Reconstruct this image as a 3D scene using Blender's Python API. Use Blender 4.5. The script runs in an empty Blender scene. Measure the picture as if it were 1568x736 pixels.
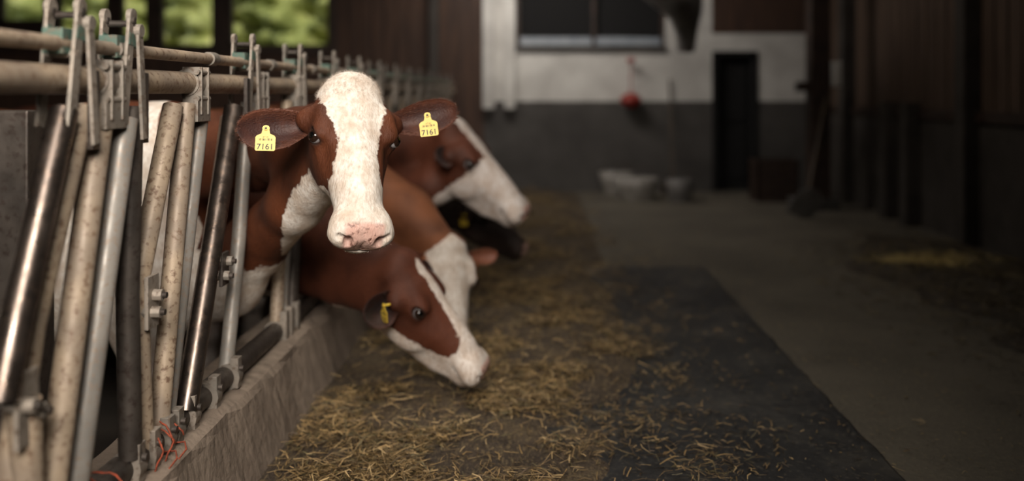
import bpy, math, numpy as np
from mathutils import Vector, Matrix
rng=np.random.default_rng(7)
S=bpy.context.scene
COL=S.collection
# ------------------------------------------------------------------ helpers
def link(o,parent=None):
    COL.objects.link(o)
    if parent is not None: o.parent=parent
    return o
def empty(name):
    o=bpy.data.objects.new(name,None); o.empty_display_size=.1
    return link(o)
def lin(c):
    return tuple(((x/255)/12.92 if x/255<=.04045 else ((x/255+.055)/1.055)**2.4) for x in c)
class Mat:
    def __init__(s,name,rough=.6,metal=0.,color=(.5,.5,.5)):
        s.m=bpy.data.materials.new(name); s.m.use_nodes=True
        s.t=s.m.node_tree; s.b=s.t.nodes['Principled BSDF']
        s.b.inputs['Roughness'].default_value=rough
        s.b.inputs['Metallic'].default_value=metal
        s.b.inputs['Base Color'].default_value=(*color,1)
        s.tc=s.t.nodes.new('ShaderNodeTexCoord')
    def n(s,t,**kw):
        nd=s.t.nodes.new(t)
        for k,v in kw.items():
            setattr(nd,k,v)
        return nd
    def l(s,a,b): s.t.links.new(a,b)
    def noise(s,scale,detail=3,stretch=None,rough=.55,coord='Object'):
        nd=s.n('ShaderNodeTexNoise'); nd.inputs['Scale'].default_value=scale
        nd.inputs['Detail'].default_value=detail; nd.inputs['Roughness'].default_value=rough
        src=s.tc.outputs[coord]
        if stretch:
            mp=s.n('ShaderNodeMapping'); mp.inputs['Scale'].default_value=stretch
            s.l(src,mp.inputs['Vector']); src=mp.outputs['Vector']
        s.l(src,nd.inputs['Vector']); return nd.outputs['Fac']
    def ramp(s,fac,stops):
        r=s.n('ShaderNodeValToRGB'); e=r.color_ramp.elements
        while len(e)<len(stops): e.new(.5)
        for i,(p,c) in enumerate(stops):
            e[i].position=p; e[i].color=(*c,1) if len(c)==3 else c
        s.l(fac,r.inputs['Fac']); return r.outputs['Color']
    def math(s,op,a,b=None,clamp=False):
        m=s.n('ShaderNodeMath',operation=op); m.use_clamp=clamp
        for i,x in enumerate((a,b)):
            if x is None: continue
            if isinstance(x,(int,float)): m.inputs[i].default_value=x
            else: s.l(x,m.inputs[i])
        return m.outputs[0]
    def mix(s,f,a,b):
        m=s.n('ShaderNodeMix',data_type='RGBA')
        for i,x in ((0,f),(6,a),(7,b)):
            if isinstance(x,(int,float)): m.inputs[i].default_value=x
            elif isinstance(x,tuple): m.inputs[i].default_value=(*x[:3],1)
            else: s.l(x,m.inputs[i])
        return m.outputs[2]
    def attr(s,name):
        a=s.n('ShaderNodeAttribute'); a.attribute_name=name; return a.outputs['Fac']
    def acol(s,name):
        a=s.n('ShaderNodeAttribute'); a.attribute_name=name; return a.outputs['Color']
    def color(s,c): s.l(c,s.b.inputs['Base Color'])
    def bump(s,h,dist=.01,strength=1.):
        b=s.n('ShaderNodeBump'); b.inputs['Strength'].default_value=strength
        b.inputs['Distance'].default_value=dist
        s.l(h,b.inputs['Height']); s.l(b.outputs['Normal'],s.b.inputs['Normal'])
def nmat(name,c1,c2,scale,rough=.7,metal=0.,bd=.004,detail=4,stretch=None,lo=.35,hi=.65,bscale=None):
    m=Mat(name,rough,metal)
    f=m.noise(scale,detail,stretch)
    m.color(m.ramp(f,[(lo,c1),(hi,c2)]))
    if bd: m.bump(m.noise(bscale or scale*4,detail,stretch),bd)
    return m.m
class MB:
    def __init__(s): s.v=[];s.f=[];s.m=[];s.s=[]
    def add(s,vs,fs,mat=0,smooth=False):
        o=len(s.v); s.v+= [tuple(map(float,x)) for x in vs]
        for f in fs: s.f.append(tuple(i+o for i in f)); s.m.append(mat); s.s.append(smooth)
    def box(s,x0,x1,y0,y1,z0,z1,mat=0,M=None):
        vs=[Vector((x,y,z)) for x in(x0,x1) for y in(y0,y1) for z in(z0,z1)]
        if M is not None: vs=[M@v for v in vs]
        s.add(vs,[(0,1,3,2),(4,6,7,5),(0,4,5,1),(2,3,7,6),(0,2,6,4),(1,5,7,3)],mat)
    def tube(s,pts,r,mat=0,seg=16,caps=True,flat=1.0):
        pts=[Vector(p) for p in pts]; n=len(pts)
        rs=r if isinstance(r,(list,tuple)) else [r]*n
        ref=None; vs=[]
        for i,p in enumerate(pts):
            d=(pts[min(i+1,n-1)]-pts[max(i-1,0)]).normalized()
            if ref is None:
                ref=Vector((1,0,0)) if abs(d.x)<.8 else Vector((0,0,1))
            a=(ref-d*ref.dot(d)).normalized(); b=d.cross(a); ref=a
            for k in range(seg):
                t=2*math.pi*k/seg
                vs.append(p+a*math.cos(t)*rs[i]*flat+b*math.sin(t)*rs[i])
        fs=[]
        for i in range(n-1):
            for k in range(seg):
                fs.append((i*seg+k,i*seg+(k+1)%seg,(i+1)*seg+(k+1)%seg,(i+1)*seg+k))
        s.add(vs,fs,mat,True)
        if caps:
            s.add(vs[:seg],[tuple(range(seg))[::-1]],mat); s.add(vs[-seg:],[tuple(range(seg))],mat)
    def prism(s,outline,M,th,mat=0):
        n=len(outline); vs=[M@Vector((x,y,-th/2)) for x,y in outline]+[M@Vector((x,y,th/2)) for x,y in outline]
        s.add(vs,[tuple(range(n))[::-1],tuple(range(n,2*n))]+[(i,(i+1)%n,(i+1)%n+n,i+n) for i in range(n)],mat)
    def obj(s,name,mats,parent=None,bevel=0):
        me=bpy.data.meshes.new(name); me.from_pydata(s.v,[],s.f)
        for m in mats: me.materials.append(m)
        me.polygons.foreach_set('material_index',s.m); me.polygons.foreach_set('use_smooth',s.s)
        me.update(); o=bpy.data.objects.new(name,me); link(o,parent)
        if bevel:
            b=o.modifiers.new('b','BEVEL'); b.width=bevel; b.segments=2; b.limit_method='ANGLE'
        return o
def npmesh(name,V,F,mats,parent=None,attrs={},smooth=True):
    me=bpy.data.meshes.new(name); V=np.asarray(V,np.float32); F=np.asarray(F,np.int32)
    me.vertices.add(len(V)); me.vertices.foreach_set('co',V.ravel())
    k=F.shape[1]; me.loops.add(F.size); me.loops.foreach_set('vertex_index',F.ravel())
    me.polygons.add(len(F)); me.polygons.foreach_set('loop_start',np.arange(0,F.size,k,dtype=np.int32))
    me.polygons.foreach_set('loop_total',np.full(len(F),k,np.int32))
    me.polygons.foreach_set('use_smooth',np.full(len(F),smooth))
    for a,d in attrs.items():
        if d.ndim==1:
            at=me.attributes.new(a,'FLOAT','POINT'); at.data.foreach_set('value',d.astype(np.float32))
        else:
            at=me.attributes.new(a,'FLOAT_COLOR','POINT'); at.data.foreach_set('color',d.astype(np.float32).ravel())
    for m in mats: me.materials.append(m)
    me.update(calc_edges=True); me.validate()
    return link(bpy.data.objects.new(name,me),parent)
# ------------------------------------------------------------------ SDF tools
def smin(a,b,k):
    h=np.clip(.5+.5*(b-a)/k,0,1); return b+(a-b)*h-k*h*(1-h)
def smax(a,b,k): return -smin(-a,-b,k)
def rcone(p,a,b,r1,r2):
    a=np.array(a,np.float32); b=np.array(b,np.float32); ab=b-a; q=p-a
    t=np.clip(q@ab/(ab@ab),0,1)
    return np.linalg.norm(q-t[:,None]*ab,axis=1)-(r1+(r2-r1)*t)
def chain(p,pts,k=.03):
    d=None
    for A,B in zip(pts[:-1],pts[1:]):
        e=rcone(p,A[:3],B[:3],A[3],B[3]); d=e if d is None else smin(d,e,k)
    return d
def ell(p,c,r,R=None):
    q=p-np.array(c,np.float32)
    if R is not None: q=q@R
    r=np.array(r,np.float32); a=q/r; k0=np.sqrt((a*a).sum(1)+1e-9); k1=np.sqrt(((a/r)**2).sum(1)+1e-9)
    return k0*(k0-1)/k1
def eval_grid(f,lo,hi,h):
    lo=np.array(lo,np.float32); n=np.ceil((np.array(hi)-lo)/(4*h)).astype(int)
    g=np.stack(np.meshgrid(*[np.arange(k) for k in n],indexing='ij'),-1).reshape(-1,3)
    cc=(lo+(g*4+1.5)*h).astype(np.float32)
    dc=f(cc).astype(np.float32)
    act=np.abs(dc)<4*h*1.3+.02
    D=np.empty((n[0],n[1],n[2],4,4,4),np.float32); D[:]=dc.reshape(n)[...,None,None,None]
    sub=np.stack(np.meshgrid(*[np.arange(4)]*3,indexing='ij'),-1).reshape(-1,3)
    ga=g[act]; out=np.empty((len(ga),64),np.float32)
    for s in range(0,len(ga),4000):
        pp=(lo+((ga[s:s+4000,None,:]*4+sub[None])*h)).reshape(-1,3).astype(np.float32)
        out[s:s+4000]=f(pp).reshape(-1,64)
    D[ga[:,0],ga[:,1],ga[:,2]]=out.reshape(-1,4,4,4)
    return D.transpose(0,3,1,4,2,5).reshape(n*4),lo
def surfnet(D,lo,h):
    Sg=D<0; nx,ny,nz=D.shape
    cnt=np.zeros((nx-1,ny-1,nz-1),np.int8)
    for i in(0,1):
        for j in(0,1):
            for k in(0,1): cnt+=Sg[i:nx-1+i,j:ny-1+j,k:nz-1+k]
    act=(cnt>0)&(cnt<8); cells=np.argwhere(act); idm=np.full(act.shape,-1,np.int64); idm[act]=np.arange(len(cells))
    acc=np.zeros((len(cells),3)); num=np.zeros(len(cells))
    for ax in range(3):
        o=[a for a in range(3) if a!=ax]
        for s in(0,1):
            for t in(0,1):
                a=np.zeros(3,int); a[o[0]]=s; a[o[1]]=t; b=a.copy(); b[ax]=1
                ia=cells+a; ib=cells+b
                va=D[ia[:,0],ia[:,1],ia[:,2]]; vb=D[ib[:,0],ib[:,1],ib[:,2]]
                m=(va<0)!=(vb<0); tt=np.where(m,va/np.where(m,va-vb,1),0)
                acc+=np.where(m[:,None],a+tt[:,None]*(b-a),0); num+=m
    V=lo+(cells+acc/num[:,None])*h
    F=[]
    for ax in range(3):
        b,c=(ax+1)%3,(ax+2)%3
        sl0=[slice(1,-1)]*3; sl1=[slice(1,-1)]*3; sl0[ax]=slice(0,-1); sl1[ax]=slice(1,None)
        s0=Sg[tuple(sl0)]; e=np.argwhere(s0!=Sg[tuple(sl1)])
        ins=s0[e[:,0],e[:,1],e[:,2]]
        e=e+1; e[:,ax]-=1
        def cid(db,dc):
            q=e.copy(); q[:,b]+=db; q[:,c]+=dc; return idm[q[:,0],q[:,1],q[:,2]]
        Q=np.stack([cid(-1,-1),cid(0,-1),cid(0,0),cid(-1,0)],1)
        Q[~ins]=Q[~ins][:,::-1]; F.append(Q)
    F=np.concatenate(F); F=F[(F>=0).all(1)]
    return V.astype(np.float32),F
def subdiv(V,F):
    E=np.concatenate([np.sort(F[:,[i,(i+1)%4]],1) for i in range(4)])
    key=E[:,0].astype(np.int64)*len(V)+E[:,1]; uq,inv=np.unique(key,return_inverse=True)
    mids=(V[uq//len(V)]+V[uq%len(V)])/2; n=len(V); m=len(uq); nf=len(F)
    fc=V[F].mean(1); e=inv.reshape(4,nf)+n; c=n+m+np.arange(nf)
    Q=np.concatenate([np.stack([F[:,i],e[i],c,e[(i+3)%4]],1) for i in range(4)])
    return np.concatenate([V,mids,fc]).astype(np.float32),Q
def grad(f,V,e=.002):
    d=f(V); g=np.stack([f((V+np.eye(3,dtype=np.float32)[i]*e).astype(np.float32))-d for i in range(3)],1)/e
    return d,g
def project(f,V,it=2):
    for _ in range(it):
        d,g=grad(f,V); gg=(g*g).sum(1)+1e-3
        V=(V-np.clip(d/gg,-.01,.01)[:,None]*g).astype(np.float32)
    return V
def sstep(x,a,b):
    t=np.clip((x-a)/(b-a),0,1); return t*t*(3-2*t)
# ------------------------------------------------------------------ cow
HU=np.array([0,.05,.10,.15,.20,.26,.32,.38,.43,.47,.51])
HA=np.array([.088,.103,.111,.115,.107,.090,.076,.068,.071,.074,.063])
HD=np.array([-.010,.006,.012,.010,.004,.001,.0,.0,-.001,-.004,-.016])
HV=np.array([-.165,-.20,-.222,-.232,-.222,-.195,-.168,-.146,-.132,-.125,-.112])
def head_sdf(q,det=True):
    u,v,w=q[:,0],q[:,1],q[:,2]; r=.032
    uc=np.clip(u,0,.505)
    a=np.interp(uc,HU,HA); dd=np.interp(uc,HU,HD); vv=np.interp(uc,HU,HV)
    c=(dd+vv)/2; b=(dd-vv)/2
    t=np.clip((dd-w)/(dd-vv),0,1.2)
    a=a*(1-.28*sstep(t,.35,1.05))
    ar=a-r; br=b-r; n=2.35
    qn=((np.abs(v)/ar)**n+(np.abs(w-c)/br)**n)**(1/n)
    dr=(qn-1)*np.minimum(ar,br)
    u0,u1=.02,.475; dx=np.maximum(u-u1,u0-u)
    d=np.sqrt(np.maximum(dr,0)**2+np.maximum(dx,0)**2)+np.minimum(np.maximum(dr,dx),0)-r
    av=np.abs(v); s=np.stack([u,av,w],1)
    d=smin(d,ell(q,(.0,0,-.045),(.045,.062,.05)),.05)           # poll crest
    d=smin(d,ell(s,(.132,.092,-.028),(.045,.024,.024)),.035)     # brow ridge
    d=smin(d,ell(s,(.175,.099,-.045),(.036,.03,.034)),.025)      # orbit
    d=smin(d,ell(s,(.20,.066,-.14),(.085,.03,.065)),.04)        # masseter
    d=smax(d,-ell(s,(.250,.106,-.035),(.05,.016,.02)),.03)       # hollow in front of eye
    d=smin(d,ell(q,(.3,0,-.012),(.17,.028,.018)),.03)           # nasal bone
    d=smin(d,ell(s,(.455,.042,-.045),(.045,.036,.04)),.03)       # nostril wings
    d=smin(d,ell(q,(.455,0,-.10),(.045,.050,.028)),.02)         # chin
    d=smin(d,ell(s,(.10,.110,-.080),(.040,.048,.034)),.035)      # ear base
    if det:
        d=smax(d,-ell(s,(.178,.130,-.040),(.028,.022,.0190)),.006)   # eye opening
        d=smax(d,-ell(s,(.506,.042,-.034),(.022,.0125,.018)),.007)     # nostril
        d=smax(d,-ell(s,(.494,.061,-.026),(.012,.014,.008)),.006)
        m=smax(np.abs(w+.083-.00*u)-.0022,np.maximum(-(d+.010),.40-u),.002)
        d=smax(d,-m,.004)                                            # mouth
        d=smax(d,-ell(q,(.522,0,-.055),(.02,.003,.03)),.006)          # philtrum
    return d
class Cow: pass
def frame(U,W):
    U=np.array(U,float); U/=np.linalg.norm(U); W=np.array(W,float); W-=U*(U@W); W/=np.linalg.norm(W)
    V=np.cross(U,W)     # lateral axis (towards the viewer's left when the face looks at the viewer)
    return np.stack([U,V,W],0)
def cow_sdf(c):
    R=c.R.astype(np.float32); P=np.array(c.P,np.float32); sc=c.sc; yb=c.yb
    def body(p):
        d=ell(p,(-1.68,yb,.66),(.44,.26,.40))
        d=smin(d,ell(p,(-2.25,yb,.64),(.75,.30,.41)),.12)
        d=smin(d,ell(p,(-2.88,yb,.80),(.38,.26,.29)),.12)
        d=smin(d,chain(p,[(-1.55,yb,.98,.12),(-2.2,yb,.96,.11),(-2.95,yb,.99,.10)]),.08)
        s=np.stack([p[:,0],np.abs(p[:,1]-yb),p[:,2]],1)
        d=smin(d,chain(s,[(-1.52,.12,.85,.13),(-1.46,.15,.45,.11),(-1.43,.13,.16,.058),(-1.44,.13,-.06,.04),(-1.41,.13,-.145,.05)]),.05)
        d=smin(d,chain(s,[(-2.95,.13,.78,.17),(-2.72,.17,.42,.12),(-3.07,.15,.24,.055),(-3.02,.14,-.05,.042),(-2.98,.14,-.145,.052)]),.05)
        d=smin(d,chain(p,[(-3.2,yb,1.0,.035),(-3.29,yb,.6,.022),(-3.28,yb,.25,.035)]),.03)
        d=smin(d,ell(p,(-2.7,yb,.30),(.2,.14,.13)),.06)
        return d
    def neck(p):
        return smin(chain(p,c.crest,.05),chain(p,c.throat,.05),c.nk)
    def head(p,det=True):
        q=((p-P)@R.T)/sc; return head_sdf(q,det)*sc
    def f(p):
        d=smin(body(p),neck(p),.10)
        return smin(head(p,True),d,.045)
    return f,head,neck,body
def fur_mat(name,brown,brown2,white=(.74,.69,.63)):
    m=Mat(name,.65)
    w=m.attr('white')
    n1=m.noise(38,4,rough=.65); n2=m.noise(10,3)
    j=m.math('ADD',w,m.math('MULTIPLY',m.math('SUBTRACT',n1,.5),.036))
    j=m.math('ADD',j,m.math('MULTIPLY',m.math('SUBTRACT',n2,.5),.026))
    f=m.math('MULTIPLY_ADD',j,160); 
    f.node.inputs[2].default_value=.5; f.node.use_clamp=True
    fine=m.noise(130,3,(1,1,.35))
    br=m.mix(fine,brown,brown2)
    br=m.mix(m.ramp(m.noise(6,2),[(.4,(0,0,0)),(.7,(1,1,1))]),br,tuple(x*.6 for x in brown))
    wh=m.mix(m.ramp(m.noise(22,4),[(.38,(0,0,0)),(.72,(1,1,1))]),white,tuple(x*y for x,y in zip(white,(.72,.62,.54))))
    wh=m.mix(m.ramp(m.noise(90,3,(1,1,.3)),[(.45,(0,0,0)),(.75,(1,1,1))]),wh,tuple(x*y for x,y in zip(white,(.64,.56,.50))))
    col=m.mix(f,br,wh)
    pk=m.mix(m.ramp(m.noise(75,3),[(.53,(0,0,0)),(.58,(1,1,1))]),(.56,.34,.28),(.13,.05,.035))
    pk=m.mix(m.ramp(m.noise(30,2),[(.3,(0,0,0)),(.7,(1,1,1))]),pk,(.60,.40,.34))
    pm2=m.math('MULTIPLY',m.math('ADD',m.attr('pink'),.006),90,True)
    col=m.mix(pm2,col,pk)
    col=m.mix(m.attr('dark'),col,(.018,.010,.008))
    m.color(col)
    m.l(m.math('SUBTRACT',.65,m.math('MULTIPLY',pm2,.24)),m.b.inputs['Roughness'])
    m.b.inputs['Specular IOR Level'].default_value=.3
    m.bump(m.noise(170,3,(1,1,.4)),.0035,.8)
    return m.m
M_tag=nmat('ear_tag_yellow',lin((222,190,70)),lin((212,176,55)),30,.45,bd=0)
M_ink=Mat('ear_tag_print',.6,color=(.02,.02,.02)).m
m=Mat('cow_eye',.06); sx=m.n('ShaderNodeSeparateXYZ'); m.l(m.tc.outputs['Object'],sx.inputs[0])
m.color(m.ramp(sx.outputs['Z'],[(.0,(.28,.26,.26)),(.32,(.24,.23,.24)),(.40,(.02,.010,.007)),(.86,(.016,.008,.005)),(.93,(.002,.002,.002))]))
M_eye=m.m
def make_ear(name,c,side,parent,mats,length=.165,width=.056,droop=0.,fwd=-.12,hair=True,bu=.078,Dw=None,Ww=None,bv=.104):
    R=c.R; sc=c.sc; P=np.array(c.P)
    base=P+sc*(R.T@np.array([bu,side*bv,-.085]))
    D=R.T@np.array([droop,side*1.,fwd]) if Dw is None else np.array(Dw,float)
    D/=np.linalg.norm(D)
    W=R.T@np.array([.18,side*.0,1.]) if Ww is None else np.array(Ww,float)
    W=W-D*(W@D); W/=np.linalg.norm(W)
    T=np.cross(W,D)*side
    Lh=length*sc; Wd=width*sc
    ns,nt=28,22; vs=[];inn=[]
    for sh in(0,1):
        for i in range(ns+1):
            s=i/ns
            wd=Wd*(.46+.54*math.sin(min(1,s/.55)*math.pi/2)) if s<.55 else Wd*math.sqrt(max(0,1-((s-.55)/.45)**2.2))
            wd=max(wd,.0015)
            for j in range(nt+1):
                t=-1+2*j/nt
                cup=.70*wd*(1-abs(t)**2.0)*(1.25-.55*s)
                th=(.004+.010*(1-s)**2)*(1-t*t)*sc
                p=base+D*(Lh*s)+T*(wd*t*.98+.012*s*s*(-1))-W*(cup+ (th if sh else 0))+W*(.018*s)+W*.012
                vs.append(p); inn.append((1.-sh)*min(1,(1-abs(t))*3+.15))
    F=[]; N=(ns+1)*(nt+1)
    for sh in(0,1):
        for i in range(ns):
            for j in range(nt):
                a=sh*N+i*(nt+1)+j; q=(a,a+1,a+nt+2,a+nt+1); F.append(q if sh else q[::-1])
    for i in range(ns):
        for j in(0,nt):
            a=i*(nt+1)+j; F.append((a,a+nt+1,a+nt+1+N,a+N))
    for j in range(nt):
        a=ns*(nt+1)+j; F.append((a,a+1,a+1+N,a+N))
    vs=np.array(vs); inn=np.array(inn)
    ear=npmesh(name,vs,np.array(F),mats,parent,{'inner':inn})
    if hair:
        hv=[];hf=[];hc=[]
        for _ in range(2600):
            s=rng.uniform(.02,.98); t=rng.choice([-1,1])*rng.uniform(.25,1.)**.5
            i=int(s*ns); j=int(round((t+1)/2*nt)); sh=rng.integers(0,2) if abs(t)>.9 else 0
            k0=sh*N+i*(nt+1)+j; fr=rng.random()
            p=vs[k0]*(1-fr)+vs[min(k0+nt+1,len(vs)-1) if i<ns else k0]*fr+rng.normal(0,.001,3)
            d=D*.9+W*rng.uniform(.0,.25)-T*t*rng.uniform(-.25,.3)+rng.normal(0,.15,3)
            d/=np.linalg.norm(d); l=rng.uniform(.006,.015)*sc
            sdv=np.cross(d,rng.normal(0,1,3)); sdv/=np.linalg.norm(sdv); k=len(hv)
            hv+= [p-sdv*.00045,p+sdv*.00045,p+d*l]; hf.append((k,k+1,k+2)); hc+=[.35]*3
        npmesh(name+'_hair',hv,np.array(hf),mats,parent,{'inner':np.array(hc)},False)
    return base,D,W,T
def ear_mat(name,c1,c2,inner):
    m=Mat(name,.6); f=m.noise(60,3)
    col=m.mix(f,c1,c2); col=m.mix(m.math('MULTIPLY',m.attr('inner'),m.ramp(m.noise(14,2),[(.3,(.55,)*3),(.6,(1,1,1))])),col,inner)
    m.color(col); m.bump(m.noise(160,3),.002); m.b.inputs['Sheen Weight'].default_value=.05; return m.m
def tag(parent,pos,X,Y,s=1.,text='7161'):
    X=np.array(X,float);X/=np.linalg.norm(X);Y=np.array(Y,float);Y-=X*(X@Y);Y/=np.linalg.norm(Y);Z=np.cross(X,Y)
    M=Matrix(((X[0],Y[0],Z[0],pos[0]),(X[1],Y[1],Z[1],pos[1]),(X[2],Y[2],Z[2],pos[2]),(0,0,0,1)))@Matrix.Scale(s,4)
    mb=MB(); o=[(-.027,-.066),(.027,-.066),(.030,-.062),(.030,-.024),(.026,-.018),(.013,-.012),(.010,.0),(.011,.007),(.007,.013),(0,.015),(-.007,.013),(-.011,.007),(-.010,.0),(-.013,-.012),(-.026,-.018),(-.030,-.024),(-.030,-.062)]
    mb.prism(o[::1],M,.0022,0)
    mb.tube([M@Vector((0,.004,-.03)),M@Vector((0,.004,.006))],.0050*s,0,14)
    mb.tube([M@Vector((0,.004,.001)),M@Vector((0,.004,.006))],.0065*s,0,14)
    mb.tube([M@Vector((0,.004,.006)),M@Vector((0,.004,.0075))],.0030*s,1,10)
    for i in range(16):   # bar code
        x=-.02+.0026*i; 
        if i%5!=3: mb.box(x,x+.0010+.0005*(i%3),-.0345,-.0275,.0012,.0016,1,M)
    mb.obj('ear_tag',[M_tag,M_ink],parent)
    for body,sz,y in ((text,.0255,-.0615),('AT 45',.007,-.0255)):
        cu=bpy.data.curves.new('tag_number','FONT'); cu.body=body; cu.size=sz; cu.align_x='CENTER'; cu.extrude=.0002
        if sz>.01: cu.offset=.0003
        cu.materials.append(M_ink); t=bpy.data.objects.new('tag_number',cu); link(t,parent); t.matrix_world=M@Matrix.Translation((0,y,.0016))
def build_cow(c,h,sub,fm,em,paint,detail=False):
    root=empty('cow')
    f,head,neck,body=cow_sdf(c)
    ext=np.array([c.P+c.sc*(c.R.T@np.array(k)) for k in [(u,v,w) for u in(-.1,.56) for v in(-.17,.17) for w in(-.26,.05)]])
    lo=np.minimum(ext.min(0),[-3.40,c.yb-.36,-.23])-.02; hi=np.maximum(ext.max(0),[-1,c.yb+.36,1.16])+.03
    D,l0=eval_grid(f,lo,hi,h); V,F=surfnet(D,l0,h); V=project(f,V,2)
    if sub: V,F=subdiv(V,F); V=project(f,V,2)
    q=((V-np.array(c.P))@c.R.T)/c.sc
    ishead=head(V)<np.minimum(neck(V),body(V))-.0
    wh=paint(V,q,ishead)
    u,v,w=q.T
    av=np.abs(v)
    pink=.020-np.sqrt(np.maximum(0,.468-u+.25*np.maximum(0,w+.02))**2+np.maximum(0,av-.046)**2+np.maximum(0,-w-.072)**2)*1.1
    pink=np.where(ishead,pink-.012,-1.)
    eyed=np.sqrt(((u-.178)/.036)**2+((av-.119)/.035)**2+((w+.040)/.028)**2)
    dark=np.where(ishead,.85*(1-sstep(eyed,.70,1.0)),0)
    nd=np.minimum(ell(np.stack([u,av,w],1).astype(np.float32),(.506,.042,-.034),(.022,.0125,.018)),9)
    dark=np.maximum(dark,np.where(ishead,.9*(1-sstep(nd,-.004,.0022))*(u<.515),0))
    mouth=np.where(ishead&(u>.405),.7*(1-sstep(np.abs(w+.083),.0015,.0045)),0)
    dark=np.maximum(dark,mouth)
    dark=np.maximum(dark,np.where((V[:,2]<-.13)&(V[:,0]<-1.2),.8,0))
    attrs={'white':wh,'pink':pink,'dark':dark}
    npmesh('body',V,F,[fm],root,attrs)
    for side in(-1,1):
        loc=np.array([.178,side*.1120,-.041]); wp=c.P+c.sc*(c.R.T@loc)
        Z=c.R.T@np.array([.15,side*.78,.60]); Z/=np.linalg.norm(Z); X=c.R[0]-Z*(c.R[0]@Z); X/=np.linalg.norm(X); Y=np.cross(Z,X)
        me=bpy.data.meshes.new('eye'); import bmesh; bm=bmesh.new(); bmesh.ops.create_uvsphere(bm,u_segments=32,v_segments=20,radius=1.); 
        for fa in bm.faces: fa.smooth=True
        bm.to_mesh(me); bm.free(); me.materials.append(M_eye)
        o=bpy.data.objects.new('eye',me); link(o,root); r=.0210*c.sc
        o.matrix_world=Matrix(((X[0]*r,Y[0]*r,Z[0]*r,wp[0]),(X[1]*r,Y[1]*r,Z[1]*r,wp[1]),(X[2]*r,Y[2]*r,Z[2]*r,wp[2]),(0,0,0,1)))
    if detail:
        d,g=grad(f,V); N=g/np.linalg.norm(g,axis=1,keepdims=True)
        sel=np.where((V[:,0]>-1.3)&(pink<-.004)&(dark<.3))[0]
        n=90000; idx=rng.choice(sel,n)
        base=V[idx]+rng.normal(0,.0016,(n,3))
        Nn=N[idx]; flow=np.where(ishead[idx][:,None],c.R[0]*1.+rng.normal(0,.22,(n,3)),np.array([-.5,.3,-.9])+rng.normal(0,.25,(n,3)))
        top=ishead[idx]&(u[idx]<.055)
        flow=np.where(top[:,None],c.R[2]*.5+rng.normal(0,.5,(n,3)),flow)
        T=flow-Nn*(flow*Nn).sum(1)[:,None]; T/=np.linalg.norm(T,axis=1,keepdims=True)+1e-6
        dirv=T*.93+Nn*np.where(top,.55,.18)[:,None]
        ln=rng.uniform(.004,.009,n)*np.where(top,1.8,1.)
        B=np.cross(T,Nn); wd=.00050
        base-=Nn*.001
        hv=np.stack([base-B*wd,base+B*wd,base+dirv*ln[:,None]],1).reshape(-1,3)
        hf=np.arange(n*3).reshape(-1,3)
        at={k:np.repeat(a[idx],3) for k,a in attrs.items()}
        npmesh('coat_hair',hv,hf,[fm],root,at,False)
    return root
def prof(x,xs,ys): return np.interp(x,xs,ys)
BR=(.082,.022,.008); BR2=(.138,.041,.015)
FM1=fur_mat('fur_red_white',BR,BR2)
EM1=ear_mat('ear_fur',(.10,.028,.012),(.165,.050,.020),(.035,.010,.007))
# --- front cow
c=Cow(); c.sc=1.0; c.yb=3.42; c.nk=.09
yaw=math.radians(28); pit=math.radians(36)
Fh=np.array([math.sin(yaw),-math.cos(yaw),0]); Zd=np.array([0,0,1.])
U=math.sin(pit)*Fh-math.cos(pit)*Zd+np.array([-.11,0,0]); W=math.cos(pit)*Fh+math.sin(pit)*Zd
c.R=frame(U,W); c.P=np.array([-.545,2.68,1.221])
c.crest=[(-.61,2.78,1.09,.085),(-.80,3.02,1.02,.105),(-1.0,3.27,.97,.125),(-1.38,3.38,.95,.19),(-1.62,3.42,.95,.2)]
c.throat=[(-.595,2.73,.98,.075),(-.80,2.98,.82,.085),(-1.01,3.24,.65,.105),(-1.15,3.32,.51,.14),(-1.42,3.40,.46,.20)]
def paint1(V,q,ish):
    u,v,w=q.T
    L=prof(u,[0,.065,.12,.16,.19,.25,.32,.38,.42],[-.10,-.098,-.088,-.070,-.060,-.062,-.080,-.12,-.2])
    Rr=prof(u,[0,.065,.12,.16,.25,.32,.37,.41],[.10,.09,.078,.064,.050,.054,.09,.2])
    v=-v
    bl=np.minimum(v-L,Rr-v); bl=np.minimum(bl,w+.085+np.where(u<.03,.0,.0))
    jaw=prof(u,[.1,.20,.255,.29,.34,.40],[-.30,-.26,-.19,-.12,-.085,-.03])-w
    hd=np.maximum(np.maximum(bl,jaw),(u-.40))
    x,z=V[:,0],V[:,2]
    zb=prof(x,[-2.9,-2.5,-2.2,-1.82,-1.76,-1.60,-1.52,-1.44,-1.40,-1.32,-1.22,-1.0,-.9,-.87,-.84,-.81,-.77,-.70,-.6],[.9,1.2,.6,.6,1.25,1.0,.42,1.2,1.3,.95,.62,.57,.59,.66,.71,.80,.87,.94,.99])
    nb=(zb-z)*.6
    return np.where(ish,hd,np.clip(nb,-.2,.2))
root1=build_cow(c,.009,True,FM1,EM1,paint1,True)
for side in(-1,1):
    rt=side>0      # the cow's right ear (viewer's left)
    b,D,Wd,T=make_ear('ear_'+('right' if rt else 'left'),c,side,root1,[EM1],fwd=-.16 if rt else .30,length=.200 if rt else .205,width=.064 if rt else .056,bu=.110 if rt else .096,droop=.26 if rt else -.04,bv=.120)
    up=np.array([0,0,1.])
    pos=b+D*(.125 if rt else .112)+Wd*.040-up*.002
    n=Wd+np.array([.0,-.5,0]); n/=np.linalg.norm(n); X=np.cross(up,n); 
    Yv=up*1.+X*(.06 if rt else -.10)+Wd*-.25
    Y2=Yv/np.linalg.norm(Yv); X2=np.cross(Y2,n)
    tag(root1,pos,X2,Y2,.90)
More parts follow.
